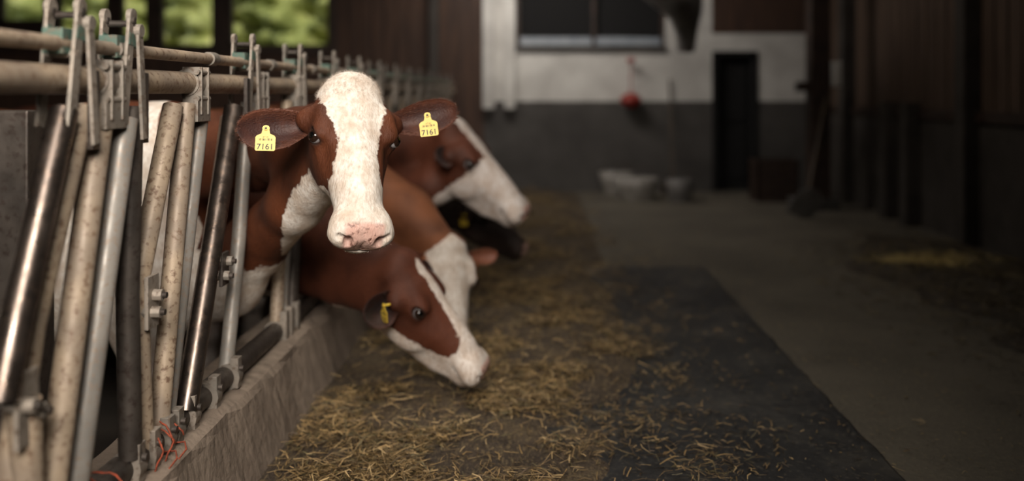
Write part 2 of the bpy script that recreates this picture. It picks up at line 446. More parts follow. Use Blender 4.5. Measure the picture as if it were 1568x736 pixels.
# --- grazing cow
FM2=fur_mat('fur_dark_red_white',(.070,.019,.009),(.115,.034,.015),(.68,.62,.57))
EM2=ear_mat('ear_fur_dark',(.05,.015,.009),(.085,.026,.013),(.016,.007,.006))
c=Cow(); c.sc=1.05; c.yb=4.03; c.nk=.10
c.R=frame((.59,-.02,-.808),(.80,-.24,.56)); c.P=np.array([-.50,3.47,.562])
c.crest=[(-.55,3.52,.49,.09),(-.76,3.68,.55,.12),(-1.0,3.89,.62,.135),(-1.4,4.0,.85,.2)]
c.throat=[(-.62,3.52,.40,.075),(-.80,3.70,.42,.09),(-1.03,3.89,.45,.11),(-1.38,4.0,.46,.2)]
def paint2(V,q,ish):
    u,v,w=q.T
    bl=prof(u,[0,.05,.15,.25,.35,.40,.43],[.0,.022,.03,.035,.045,.09,.2])-np.abs(v+.0)
    bl=np.minimum(bl,u-.02)
    jaw=prof(u,[0,.1,.16,.25,.33,.40],[-.26,-.20,-.165,-.135,-.11,-.05])-w
    x,z=V[:,0],V[:,2]
    nb=prof(x,[-3,-1.4,-1,-.8,-.7,-.6],[.5,.4,.33,.34,.33,.33])-z
    return np.where(ish,np.maximum(bl,jaw),nb*.6)
root2=build_cow(c,.013,True,FM2,EM2,paint2)
near=1 if (c.R[1][1]<0) else -1
b,D,Wd,T=make_ear('ear_right',c,near,root2,[EM2],length=.16,width=.058,Dw=(-.38,-.60,-.42),Ww=(.50,-.78,.30))
tag(root2,b+D*.085+Wd*.025+np.array([0,0,.012]),(.55,-.83,.0),(-.12,0.05,1),.85)
make_ear('ear_left',c,-near,root2,[EM2],length=.14,width=.052,droop=.25)
# --- tan cow with white face
FM3=fur_mat('fur_tan_white',(.15,.052,.021),(.22,.082,.036),(.60,.55,.50))
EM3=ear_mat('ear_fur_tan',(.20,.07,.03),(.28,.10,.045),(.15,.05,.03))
c=Cow(); c.sc=1.0; c.yb=4.65; c.nk=.10
c.R=frame((.10,-.30,-.93),(.45,-.80,.30)); c.P=np.array([-.41,4.25,.49])
c.crest=[(-.47,4.33,.45,.085),(-.64,4.42,.60,.12),(-.92,4.54,.76,.14),(-1.4,4.63,.92,.2)]
c.throat=[(-.50,4.34,.33,.07),(-.70,4.44,.45,.09),(-1.0,4.56,.55,.11),(-1.38,4.63,.46,.2)]
def paint3(V,q,ish):
    u,v,w=q.T
    return np.where(ish,np.maximum(.11-np.abs(v)+.0*u,u-.3)+np.minimum(0,u-.03)*1.5,.25-V[:,2])
root3=build_cow(c,.014,True,FM3,EM3,paint3)
for side in(-1,1): make_ear('ear',c,side,root3,[EM3],length=.15,width=.04,droop=.05,bu=.055)
# --- raised head cow behind
FM4=fur_mat('fur_red_white_far',(.066,.019,.009),(.105,.031,.015),(.62,.57,.54))
c=Cow(); c.sc=1.2; c.yb=5.27; c.nk=.12
c.R=frame((.63,-.05,-.77),(.77,-.28,.62)); c.P=np.array([-.43,4.80,1.03])
c.crest=[(-.48,4.86,.94,.10),(-.72,5.0,.93,.14),(-1.02,5.14,.92,.15),(-1.4,5.25,.94,.2)]
c.throat=[(-.57,4.86,.69,.11),(-.80,5.0,.60,.12),(-1.03,5.14,.55,.13),(-1.38,5.25,.46,.2)]
def paint4(V,q,ish):
    u,v,w=q.T
    bl=prof(u,[0,.1,.2,.3,.38],[.04,.045,.035,.05,.2])-np.abs(v)
    x,z=V[:,0],V[:,2]
    ln=(.60+(x+.6)*.80-z)*.6
    return np.where(ish,np.maximum(np.maximum(bl,ln),(u-.36)),(.60+(x+.6)*.8-z)*.6)
root4=build_cow(c,.015,True,FM4,EM2,paint4)
for side in(-1,1): make_ear('ear',c,side,root4,[EM2],length=.15,width=.05,droop=.1,hair=False)
# --- dark cow further back
FM5=fur_mat('fur_dark',(.02,.012,.010),(.035,.02,.014),(.4,.37,.35))
c=Cow(); c.sc=1.0; c.yb=5.9; c.nk=.10
c.R=frame((.70,-.15,-.70),(.70,-.2,.7)); c.P=np.array([-.42,5.6,.60])
c.crest=[(-.50,5.64,.52,.09),(-.72,5.72,.60,.12),(-1.0,5.80,.72,.135),(-1.4,5.88,.9,.2)]
c.throat=[(-.56,5.64,.42,.075),(-.78,5.72,.48,.09),(-1.03,5.80,.50,.11),(-1.38,5.88,.46,.2)]
root5=build_cow(c,.018,False,FM5,EM2,lambda V,q,ish: np.full(len(V),-.2))
for side in(-1,1):
    b,D,Wd,T=make_ear('ear',c,side,root5,[EM2],length=.15,width=.05,droop=.2,hair=False)
    if b[1]<c.P[1]: tag(root5,b+D*.07+np.array([0,-.02,-.01]),(.85,-.5,.1),(-.15,0,1),.9)

# ------------------------------------------------------------------ feed fence
def galv(name,c1,c2,c3,rough,metal):
    m=Mat(name,rough,metal); f=m.noise(9,4); g=m.noise(70,3)
    col=m.mix(m.ramp(f,[(.38,(0,0,0)),(.62,(1,1,1))]),c1,c2)
    col=m.mix(m.ramp(g,[(.52,(0,0,0)),(.68,(1,1,1))]),col,c3)
    m.color(col); m.bump(g,.0004); 
    m.l(m.ramp(m.noise(25,3),[(.3,(rough-.08,)*3),(.7,(rough+.15,)*3)]),m.b.inputs['Roughness']); return m.m
G1=galv('galvanised_tube_dusty',(.38,.295,.21),(.26,.205,.155),(.16,.10,.065),.52,.15)
G2=galv('galvanised_tube_grey',(.31,.285,.255),(.23,.215,.195),(.28,.22,.175),.46,.25)
G3=galv('worn_steel_polished',(.13,.105,.09),(.09,.072,.062),(.16,.12,.095),.30,.9)
G4=galv('dark_steel',(.065,.055,.048),(.09,.075,.064),(.05,.036,.03),.45,.6)
G5=galv('green_lever_paint',(.06,.13,.10),(.09,.14,.115),(.14,.12,.09),.5,.2)
G6=galv('cast_clamp',(.29,.25,.21),(.20,.18,.155),(.14,.105,.08),.52,.35)
FM=[G1,G2,G3,G4,G5,G6]
fence=empty('feed_fence')
XF=-1.0
mb=MB(); mb.tube([(XF,.6,1.21),(XF,10.4,1.21)],.031,0,24); mb.tube([(XF,.6,.285),(XF,10.4,.285)],.034,3,24)
mb.tube([(XF+.01,.6,1.283),(XF+.01,10.4,1.283)],.016,0,14)
for y in np.arange(.8,10.4,.6):   # couplers on the upper rod
    mb.tube([(XF+.01,y+.12,1.283),(XF+.01,y+.17,1.283)],.021,5,14)
mb.obj('rails',FM,fence)
bars=[ # (list of (dx,Y,z)), radius, mat
 ([(.012,1.895,1.145),(.02,1.711,.756),(.02,1.66,.62)],.029,2),
 ([(.006,1.985,1.15),(.0,1.797,.727),(-.01,1.735,.45),(-.01,1.73,.29)],.026,0),
 ([(.008,2.065,1.15),(.02,1.84,.42),(.02,1.80,.29)],.029,0),
 ([(.016,2.165,1.12),(.014,1.935,.362),(.01,1.91,.29)],.029,1),
 ([(.014,2.205,1.15),(.01,2.19,.70),(.02,2.184,.31)],.027,3),
 ([(.02,1.735,.60),(.02,1.754,.30)],.030,0),
 ([(.0,2.487,1.145),(.0,2.265,.70),(.01,2.275,.30)],.027,0),
 ([(.008,2.560,1.15),(.01,2.365,.29)],.026,0),
 ([(.012,2.665,1.15),(.0,2.43,.29)],.0235,1),
 ([(.015,2.935,1.135),(.018,2.53,.30)],.031,2),
 ([(-.035,3.03,1.10),(-.03,2.70,.30)],.026,0),
 ([(.0,3.12,1.15),(.0,3.03,.70),(.0,2.90,.29)],.023,1),
 ([(-.03,1.45,1.15),(-.03,1.3,.3)],.027,0),([(0,1.36,1.15),(0,1.2,.3)],.027,1),
]
mb=MB()
for pts,r,mt in bars: mb.tube([(XF+p[0],p[1],p[2]) for p in pts],r,mt,20)
yc=3.66
while yc<10.2:
    for (t,b,r,mt,dx) in((-.06,-.21,.0245,0,0),(.02,-.14,.0225,1,.0),(.09,-.05,.027,3,.012)):
        mb.tube([(XF+dx,yc+t,1.15),(XF+dx,yc+(t+b)/2-.0,.72),(XF+dx,yc+b,.29)],r,mt,14)
    yc+=.6
mb.obj('upright_bars',FM,fence)
mb=MB()
def clampset(y,near=True,green=4):
    mb.tube([(XF,y-.035,1.21),(XF,y+.035,1.21)],.038,5,20)
    mb.box(XF-.012,XF+.044,y-.030,y-.022,1.12,1.255,5); mb.box(XF-.012,XF+.044,y+.022,y+.030,1.12,1.255,5)
    mb.tube([(XF+.034,y-.045,1.165),(XF+.034,y+.045,1.165)],.009,5,8)
    mb.tube([(XF+.034,y-.045,1.24),(XF+.034,y+.045,1.24)],.008,5,8)
    mb.box(XF+.028,XF+.040,y-.05,y+.05,1.10,1.16,5)
def lever(y,lean=.05):
    for dx,o in((-.028,.0),(.034,.0)):
        M=Matrix.Translation((XF+dx,y,1.13))@Matrix.Rotation(-lean*3.2,4,'X')
        mb.box(-.004,.004,-.016,.016,-.02,.235,5,M)
        mb.tube([M@Vector((-.006,0,.235)),M@Vector((.006,0,.235))],.018,5,14)
        mb.tube([M@Vector((-.010,0,.225)),M@Vector((.010,0,.225))],.008,3,8)
        mb.box(-.005,.005,-.012,.05,.165,.195,green_m,M)
    mb.tube([(XF-.034,y+.045,1.345),(XF+.04,y+.045,1.345)],.008,3,10)
    mb.tube([(XF-.034,y+.02,1.262),(XF+.04,y+.02,1.262)],.008,5,10)
    mb.box(XF-.018,XF+.024,y-.015,y+.04,1.262,1.315,green_m)
    M=Matrix.Translation((XF+.045,y+.075,1.13))@Matrix.Rotation(lean*2.0,4,'X')
    mb.box(-.004,.004,-.013,.013,-.06,.215,5,M); mb.tube([M@Vector((-.007,0,.2)),M@Vector((.007,0,.2))],.016,5,12)
green_m=4
for y in(2.07,2.61,3.19,1.42): clampset(y)
for y in(1.88,2.12,3.03): lever(y)
yc=3.66
while yc<10.2:
    clampset(yc+.0); lever(yc-.02); yc+=.6
for y in(1.97,2.22,3.0):
    mb.box(XF+.03,XF+.042,y-.016,y+.016,1.06,1.23,3)
for y in(1.74,1.82,1.92,2.19,2.28,2.37,2.43,2.54,2.71,2.90):
    mb.tube([(XF+.01,y-.02,.285),(XF+.01,y+.02,.285)],.041,5,16)
    mb.box(XF+.02,XF+.046,y-.018,y+.018,.25,.345,5); mb.tube([(XF+.045,y,.31),(XF+.058,y,.31)],.009,3,8)
yc=3.66
while yc<10:
    for b in(-.21,-.14,-.05): mb.tube([(XF,yc+b-.02,.285),(XF,yc+b+.02,.285)],.041,5,14); mb.box(XF+.02,XF+.046,yc+b-.018,yc+b+.018,.25,.36,5)
    yc+=.6
for (y,z) in((1.70,.60),(1.735,.58),(2.27,.68),(2.26,.64),(2.785,.67),(2.76,.63)):
    mb.tube([(XF+.01,y,z),(XF+.062,y,z)],.015,5,8); mb.tube([(XF+.06,y,z),(XF+.072,y,z)],.008,3,10)
mb.box(XF+.03,XF+.040,2.235,2.30,.60,.73,5); mb.box(XF+.03,XF+.040,1.68,1.75,.52,.66,5); mb.box(XF+.036,XF+.046,2.74,2.80,.60,.70,3)
mb.obj('clamps_and_latches',FM,fence,bevel=.0015)
# dark steel stall divider behind the fence
mb=MB(); mb.box(-1.31,-1.19,2.12,2.24,-.2,1.14,0); mb.box(-1.34,-1.17,2.07,2.29,-.2,-.185,0); mb.tube([(-1.25,2.18,1.0),(-2.9,2.30,1.0)],.028,0,16); mb.tube([(-1.25,2.18,.45),(-2.9,2.30,.45)],.028,0,16); mb.tube([(-2.9,2.30,-.2),(-2.9,2.30,1.06)],.035,0,16)
mb.obj('stall_divider',[G4],bevel=.004)
# orange twine
M_tw=nmat('orange_twine',lin((178,80,50)),lin((130,62,42)),80,.8)
tw=MB()
for y0 in(2.02,2.30,2.36):
    pts=[]
    for i in range(40):
        t=i/39*2*math.pi*1.6; pts.append((XF+.01+.052*math.cos(t)+.004*math.sin(5*t),y0+.05*math.sin(t*.5+y0)+.006*math.cos(7*t),.285+.052*math.sin(t)))
    pts+= [(XF+.07,y0+.03,.27),(XF+.085,y0+.0,.262),(XF+.09,y0-.06,.262)]
    tw.tube(pts,.0023,0,6)
tw.obj('baling_twine',[M_tw],fence)

# ------------------------------------------------------------------ building
m=Mat('curb_concrete',.85); f=m.noise(3,6,rough=.6); g=m.noise(25,5)
m.color(m.mix(m.ramp(g,[(.4,(0,0,0)),(.7,(1,1,1))]),m.ramp(f,[(.3,(.15,.112,.085)),(.65,(.26,.205,.158))]),(.17,.132,.10))); m.bump(g,.008); M_curb=m.m
mb=MB(); xs=[(-1.16,-.22),(-1.16,.235),(-1.14,.25),(-.955,.25),(-.925,.238),(-.915,.215),(-.855,-.02)]
n=len(xs); ys=np.arange(.4,10.6,.1); vs=[]
for y in ys:
    for i,(x,z) in enumerate(xs):
        j=.006*math.sin(y*7+i)+.004*math.sin(y*19+2*i); vs.append((x+(j if i>2 else 0),y,z+(j*.6 if 0<i<6 else 0)))
fs=[(k*n+i,(k+1)*n+i,(k+1)*n+i+1,k*n+i+1) for k in range(len(ys)-1) for i in range(n-1)]
mb.add(vs,fs,0,False); mb.obj('concrete_curb',[M_curb])
m=Mat('barn_floor_concrete',.8); f=m.noise(1.2,6,rough=.6); g=m.noise(45,5,rough=.7); k=m.noise(160,2)
col=m.ramp(f,[(.3,(.060,.051,.039)),(.7,(.130,.112,.083))])
col=m.mix(m.ramp(g,[(.5,(0,0,0)),(.75,(1,1,1))]),col,(.16,.137,.095)); col=m.mix(m.ramp(k,[(.66,(0,0,0)),(.72,(1,1,1))]),col,(.24,.20,.12))
m.color(col); m.bump(g,.008); M_floor=m.m
m=Mat('dark_feed_floor',.75); f=m.noise(4,5); m.color(m.ramp(f,[(.3,(.030,.023,.017)),(.7,(.060,.046,.032))])); m.bump(m.noise(30,4),.01); M_feed=m.m
M_stall=nmat('stall_floor',(.02,.016,.012),(.045,.035,.026),3,.8)
mb=MB(); mb.box(-.90,3.6,-4,11.2,-.2,0,0); mb.box(-7.6,-1.1,-4,11.2,-.4,-.2,1); mb.obj('floor',[M_floor,M_stall])
m=Mat('rubber_mat_black',.52); f=m.noise(2.5,6,rough=.65); g=m.noise(60,4)
col=m.ramp(f,[(.35,(.007,.007,.008)),(.50,(.015,.015,.016)),(.70,(.056,.051,.043))])
col=m.mix(m.ramp(g,[(.57,(0,0,0)),(.72,(1,1,1))]),col,(.080,.070,.053)); m.color(col); m.bump(m.noise(14,5),.006)
M_mat=m.m
mb=MB(); ys=np.arange(.6,6.21,.05); vs=[]
for y in ys:
    j=.003*math.sin(y*9)+.003*math.sin(y*23+1)
    vs+= [(.02,y,.0),(.02,y,.006),(1.10+j,y,.006),(1.112+j,y,.0)]
mb.add(vs,[(k*4+i,(k+1)*4+i,(k+1)*4+i+1,k*4+i+1) for k in range(len(ys)-1) for i in range(3)],0)
mb.obj('rubber_mat',[M_mat])
def H(x,y):
    mask=sstep(x,-.92,-.6)*(1-sstep(x,.12+.10*np.sin(y*1.7)+.05*np.sin(y*5),.42+.1*np.sin(y*1.7)))
    far=.3+.7*sstep(y,2.9,4.6)
    n=.5+.22*np.sin(x*7+y*3.1)+.18*np.sin(x*13-y*9+1)+.12*np.sin(x*29+y*23)+.10*np.sin(y*41-x*17)
    return .004+.065*mask*far*np.clip(n,0,1.2)
gx=np.arange(-.88,.50,.015); gy=np.arange(1.5,10.9,.02); XX,YY=np.meshgrid(gx,gy,indexing='ij'); ZZ=H(XX,YY)*np.clip((.5-XX)/.08,0,1)+.0
ZZ=np.where(XX>.42,ZZ*.3,ZZ)
V=np.stack([XX,YY,ZZ-.001],-1).reshape(-1,3); ny_=len(gy); I,J=np.meshgrid(np.arange(len(gx)-1),np.arange(ny_-1),indexing='ij'); a=(I*ny_+J).ravel()
F=np.stack([a,a+ny_,a+ny_+1,a+1],1)
strawroot=empty('straw_pile')
m=Mat('trodden_feed',.85); f=m.noise(5,5); col=m.ramp(f,[(.3,(.030,.020,.013)),(.55,(.060,.041,.025)),(.75,(.115,.082,.044))]); m.color(m.mix(m.ramp(m.noise(90,3,(1,.3,1)),[(.5,(0,0,0)),(.65,(1,1,1))]),col,(.14,.10,.05))); m.bump(m.noise(70,4),.02)
npmesh('feed_bed',V,F,[m.m],strawroot)
def straw(name,n,posf,hf,colors,lmin=.03,lmax=.11,wmin=.0012,wmax=.0028,lift=.03,parent=None):
    x,y=posf(n); n=len(x); z=hf(x,y)+rng.random(n)**2*lift+.003
    L=rng.uniform(lmin,lmax,n)*(.6+.4*rng.random(n)); th=rng.uniform(0,2*np.pi,n); el=rng.normal(0,.16,n)
    w=rng.uniform(wmin,wmax,n)
    d=np.stack([np.cos(th)*np.cos(el),np.sin(th)*np.cos(el),np.sin(el)],1); s=np.stack([-np.sin(th),np.cos(th),rng.normal(0,.5,n)],1)
    s/=np.linalg.norm(s,axis=1,keepdims=True); p=np.stack([x,y,z],1); bend=rng.normal(0,.12,n)*L
    P0=p-d*L[:,None]/2; P2=p+d*L[:,None]/2; P1=p+s*bend[:,None]+np.array([0,0,1])*(np.abs(bend)*.5)[:,None]
    for Q in(P0,P1,P2): Q[:,2]=np.maximum(Q[:,2],.004)
    sw=s*w[:,None]
    V=np.stack([P0-sw,P0+sw,P1-sw,P1+sw,P2-sw*.6,P2+sw*.6],1).reshape(-1,3)
    b=np.arange(n)*6; F=np.concatenate([np.stack([b,b+1,b+3,b+2],1),np.stack([b+2,b+3,b+5,b+4],1)])
    C=np.array(colors)[rng.integers(0,len(colors),n)]*rng.uniform(.6,1.25,(n,1)); C=np.concatenate([C,np.ones((n,1))],1)
    m=Mat(name+'_mat',.6); m.color(m.acol('scol')); 
    return npmesh(name,V,F,[m.m],parent,{'scol':np.repeat(C,6,0)},False)
SC=[(.34,.225,.095),(.28,.18,.072),(.21,.135,.057),(.44,.31,.15),(.15,.10,.043),(.125,.10,.045),(.08,.05,.025),(.06,.04,.02)]
def pf(n):
    y=2.4+7.8*rng.random(n*3)**1.6; x=rng.uniform(-.84,.6,n*3)
    dens=.06+.94*sstep(np.sin(x*6+y*4)+.8*np.sin(x*11-y*7+2)+.5*np.sin(y*17+x*3),-.7,.9)
    e=.12+.12*np.sin(y*1.7)+.05*np.sin(y*5)+.10*np.sin(y*3.3+1)
    dens*=1-.90*sstep(x,e-.12,e+.26); dens*=.35+.65*sstep(x,-.88,-.55)
    k=rng.random(n*3)<dens; return x[k][:n],y[k][:n]
straw('strands',44000,pf,H,SC,parent=strawroot,wmin=.001,wmax=.0022,lmin=.02,lmax=.10)
zero=lambda x,y: x*0+.008
def clumps(n):
    cx=rng.uniform(.15,.85,70); cy=2.4+5*rng.random(70)**1.2; k=rng.integers(0,70,n)
    return cx[k]+rng.normal(0,.06,n),cy[k]+rng.normal(0,.08,n)
straw('spilled_clumps',1500,clumps,zero,SC,.015,.06,.001,.002,.010,strawroot)
straw('loose_strands',1900,lambda n:(rng.normal(.45,.45,n).clip(-.5,1.6),2.4+6*rng.random(n)**1.3),zero,SC,.01,.05,.001,.002,.003,strawroot)
straw('crumbs',900,lambda n:(rng.uniform(.9,1.65,n),2.4+6*rng.random(n)),zero,[(.25,.18,.08),(.18,.13,.06)],.008,.03,.001,.002,.002,strawroot)
def H2(x,y): 
    r=np.sqrt(((x-2.95)/.85)**2+((y-5.6)/2.0)**2)+.12*np.sin(x*5+y*3)+.08*np.sin(y*7); return .10*np.clip(1-r,0,1)*(.8+.2*np.sin(x*9+y*5))
gx=np.arange(1.9,3.24,.04); gy=np.arange(3.6,7.8,.04); XX,YY=np.meshgrid(gx,gy,indexing='ij'); V=np.stack([XX,YY,H2(XX,YY)-.003],-1).reshape(-1,3)
ny_=len(gy); I,J=np.meshgrid(np.arange(len(gx)-1),np.arange(ny_-1),indexing='ij'); a=(I*ny_+J).ravel(); F=np.stack([a,a+ny_,a+ny_+1,a+1],1)
hay=empty('hay_heap'); npmesh('heap',V,F,[M_feed],hay)
straw('hay_strands',8000,lambda n:(rng.normal(2.75,.42,n).clip(1.75,3.15),rng.normal(5.5,1.1,n)),H2,[(.14,.10,.045),(.09,.065,.032),(.18,.135,.06)],.03,.1,lift=.015,parent=hay)
straw('fresh_straw',1700,lambda n:(rng.normal(2.62,.16,n),rng.normal(6.25,.16,n)),H2,[(.75,.58,.22),(.62,.46,.17)],.03,.08,lift=.02,parent=hay)

# walls
def wood(name,c1,c2): return nmat(name,c1,c2,3.,.7,bd=.004,stretch=(6,6,.6),detail=5)
M_wood=wood('old_brown_boards',(.035,.016,.009),(.075,.036,.020))
M_wood2=wood('weathered_boards',(.060,.036,.023),(.115,.072,.048))
M_white=nmat('whitewashed_plaster',(.47,.45,.42),(.64,.62,.58),2.5,.85)
M_grey=nmat('grey_plinth_paint',(.048,.043,.039),(.078,.071,.065),2.5,.8)
M_frame=nmat('dark_timber',(.022,.011,.007),(.045,.024,.015),8,.6)
M_dark=Mat('dark_void',.9,color=(.004,.0035,.0035)).m  # near-black colour stands in for the darkness inside doorway and window
M_panel=nmat('brown_panel',(.035,.028,.023),(.060,.050,.042),4,.75)
mb=MB(); Y0,Y1=11.0,11.2
mb.box(-7.4,-.69,Y0,Y1,-.2,1.72,0); mb.box(-2.45,-.69,Y0,Y1,1.72,3.4,0); mb.box(-7.4,-2.45,Y0,Y1,2.75,3.4,0)
for i in range(12): mb.box(-2.45+i*.145,-2.45+i*.145+.135,Y0-.02,Y0,-.2,3.4,0)
mb.box(-.69,2.06,Y0,Y1,0,1.086,2); mb.box(-.69,2.06,Y0,Y1,1.086,1.68,1); mb.box(-.69,-.30,Y0,Y1,1.68,3.4,1)
mb.box(-.30,1.5,Y0,Y1,2.75,3.4,3); mb.box(1.5,2.06,Y0,Y1,1.68,3.4,1); mb.box(2.06,2.61,Y0,Y1,1.69,1.9,1); mb.box(2.06,3.4,Y0,Y1,1.9,3.4,0)
mb.box(2.61,3.4,Y0,Y1,0,1.086,2); mb.box(2.61,3.4,Y0,Y1,1.086,1.9,1)
mb.obj('wall_back',[M_wood,M_white,M_grey,M_frame])
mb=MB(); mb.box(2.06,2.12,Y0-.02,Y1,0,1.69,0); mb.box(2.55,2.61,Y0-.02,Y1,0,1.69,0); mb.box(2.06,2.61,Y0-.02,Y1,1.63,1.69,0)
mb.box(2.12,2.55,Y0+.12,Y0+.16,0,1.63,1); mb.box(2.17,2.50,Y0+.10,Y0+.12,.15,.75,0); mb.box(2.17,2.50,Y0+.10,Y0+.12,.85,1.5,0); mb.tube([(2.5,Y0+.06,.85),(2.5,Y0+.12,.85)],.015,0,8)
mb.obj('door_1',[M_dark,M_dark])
m=Mat('window_glass',.05); tr=m.n('ShaderNodeBsdfTransparent'); gl=m.n('ShaderNodeBsdfGlossy'); gl.inputs['Roughness'].default_value=.05; mx=m.n('ShaderNodeMixShader'); mx.inputs[0].default_value=.06
tr.inputs[0].default_value=(.95,.96,.90,1)
m.l(tr.outputs[0],mx.inputs[1]); m.l(gl.outputs[0],mx.inputs[2]); m.l(mx.outputs[0],m.t.nodes['Material Output'].inputs[0]); M_glass=m.m
wins=[(-6.55,-5.95),(-5.85,-5.2),(-5.1,-4.72),(-4.62,-3.92),(-3.78,-2.52)]
edges=[-7.4]+[e for w in wins for e in w]+[-2.45]
mb=MB()
for i in range(0,len(edges),2): mb.box(edges[i],edges[i+1],Y0,Y1,1.72,2.75,0)
mb.box(-7.4,-2.45,Y0-.06,Y0,1.66,1.74,0)
mb.obj('trim_1',[M_frame])
for i,(a,b) in enumerate(wins):
    z0=1.72 if i>2 else (2.02 if i<1 else 1.8)
    mb=MB(); mb.box(a,b,Y0+.08,Y0+.10,z0,2.75,1); mb.box(a,a+.05,Y0+.03,Y0+.12,1.72,2.75,0); mb.box(b-.05,b,Y0+.03,Y0+.12,1.72,2.75,0); mb.box(a,b,Y0+.03,Y0+.12,1.72,z0+.05,0); mb.box(a,b,Y0+.03,Y0+.12,2.70,2.75,0)
    mb.obj('window_%d'%(i+1),[M_frame,M_glass])
mb=MB(); mb.box(-.30,1.5,Y0+.10,Y0+.12,1.68,2.75,1); mb.box(-.30,1.5,Y0-.04,Y0+.08,1.68,1.76,2); mb.box(-.30,1.5,Y0+.04,Y0+.09,1.76,1.86,3)
for x in(-.3,1.45): mb.box(x,x+.05,Y0+.02,Y0+.12,1.76,2.75,0)
mb.box(.62,.66,Y0+.02,Y0+.12,1.76,2.75,0)
mb.box(-.3,1.5,Y0+.02,Y0+.12,2.66,2.75,0)
M_pale=nmat('pale_glazing',(.20,.23,.27),(.31,.34,.37),5,.3)
mb.obj('window_6',[M_frame,M_dark,M_grey,M_pale])
mb=MB(); mb.box(-.69,-.56,Y0-.14,Y0-.005,1.0,3.16,0); mb.obj('white_post',[M_white]); mb=MB(); mb.box(-.43,-.31,Y0-.14,Y0-.005,1.0,3.16,0); mb.obj('white_post',[M_white])
mb=MB(); mb.box(-1.32,-1.22,Y0-.16,Y0-.025,1.2,3.16,0); mb.obj('timber_post',[M_panel])
mb=MB(); mb.box(3.4,3.6,-4,11.2,0,3.4,0)
for i in range(76):
    y=3.4+i*.1; 
    mb.box(3.37+.008*(i%2),3.40,y+.004,y+.096,1.02,3.4,0)
mb.box(3.36,3.40,3.4,11.0,0,.98,1); mb.box(3.33,3.40,3.4,11.0,.96,1.04,2)
for y in(5.2,7.0,8.1,8.6,9.8): mb.box(3.24,3.40,y,y+.16,0,1.1 if y in(8.1,8.6) else 3.4,1)
mb.obj('wall_right',[M_wood2,M_panel,M_frame])
mb=MB(); mb.box(-7.6,-7.4,-4,11.2,-.4,3.4,0); mb.obj('wall_left',[M_wood])
mb=MB(); mb.box(-7.6,3.6,-4.2,-4,-.4,3.4,0); mb.obj('wall_front',[M_wood])
mb=MB(); mb.box(-7.6,3.6,-4.2,11.2,3.4,3.6,0)
for y in(1,4,7,10): mb.box(-7.4,3.4,y,y+.2,3.18,3.4,0)
mb.obj('ceiling',[M_frame])
mb=MB(); mb.box(2.72,2.92,9.2,9.4,0,3.4,0); mb.box(2.60,2.74,9.2,9.36,1.2,1.3,0); mb.box(2.55,3.0,9.15,9.45,0,.12,1)
mb.obj('timber_column',[M_frame,M_grey],bevel=.01)
mb=MB(); mb.box(2.93,3.02,9.16,9.26,1.25,1.50,0); mb.box(2.945,3.005,9.145,9.16,1.28,1.47,0); mb.obj('switch_box',[M_white],bevel=.01)
M_duct=nmat('duct_grey',(.12,.115,.11),(.20,.19,.18),5,.5,.3)
mb=MB(); 
mb.tube([(1.15,7.6,2.35),(1.15,8.3,2.30),(1.28,8.8,2.22),(1.45,9.2,2.02),(1.5,9.4,1.80),(1.5,9.45,1.62)],[.36,.34,.28,.18,.11,.09],0,28)
mb.tube([(1.15,7.56,2.35),(1.15,7.62,2.35)],.39,1,28); mb.tube([(1.15,8.0,2.65),(1.15,8.0,3.4)],.015,1,8)
mb.obj('ventilation_duct',[M_duct,M_frame])
M_red=nmat('red_plastic',(.24,.025,.018),(.30,.035,.025),12,.4,bd=0)
mb=MB(); mb.tube([(1.07,10.84,1.56),(1.07,10.84,1.20)],.008,0,8); rr=[.03,.09,.12,.13,.12,.09,.04]; mb.tube([(1.07,10.84,1.19-.03*i) for i in range(7)],rr,0,20); mb.tube([(1.07,10.84,1.60),(1.07,10.84,1.55)],.045,0,12); mb.tube([(1.07,10.995,1.60),(1.07,10.82,1.60)],.01,0,8)
mb.obj('red_water_bowl',[M_red])
M_tub=nmat('dirty_white_plastic',(.22,.20,.18),(.32,.30,.27),8,.5); M_gb=nmat('grey_bucket',(.10,.095,.09),(.15,.14,.13),8,.5)
def bucket(name,x,y,r0,r1,h,mat,hand=True):
    mb=MB(); mb.tube([(x,y,.0),(x,y,h*.5),(x,y,h),(x,y,h+.008),(x,y,h),(x,y,h*.3)],[r0,(r0+r1)/2,r1,r1+.012,r1-.01,r0*.9],0,28)
    if hand: mb.tube([(x+r1*math.cos(t),y-.01,h+.0+r1*.5*math.sin(t)) for t in np.linspace(0,math.pi,14)],.005,1,6)
    return mb.obj(name,[mat,M_frame])
bucket('feed_tub',1.06,10.2,.19,.25,.24,M_tub); bucket('bucket',1.52,10.0,.12,.16,.24,M_gb); bucket('feed_tub',.88,10.72,.14,.2,.26,M_tub)
M_han=nmat('ash_handle',(.07,.05,.035),(.11,.08,.05),10,.6)
mb=MB(); mb.tube([(1.55,10.75,.1),(1.55,10.97,1.35)],.013,0,10); mb.box(1.42,1.68,10.68,10.76,.08,.13,0)
for i in range(24): mb.box(1.425+i*.0107,1.431+i*.0107,10.69,10.75,.0,.09,1)
mb.obj('broom',[M_han,M_frame])
mb=MB(); mb.tube([(2.55,8.7,.25),(2.86,9.15,1.15)],.016,0,10); 
Mx=Matrix.Translation((2.50,8.62,.14))@Matrix.Rotation(.45,4,'X')@Matrix.Rotation(.4,4,'Y'); mb.prism([(-.13,-.15),(.13,-.15),(.13,.1),(.05,.17),(-.05,.17),(-.13,.1)],Mx@Matrix.Rotation(math.pi/2,4,'X'),.008,1)
mb.obj('shovel',[M_han,M_duct])
mb=MB()
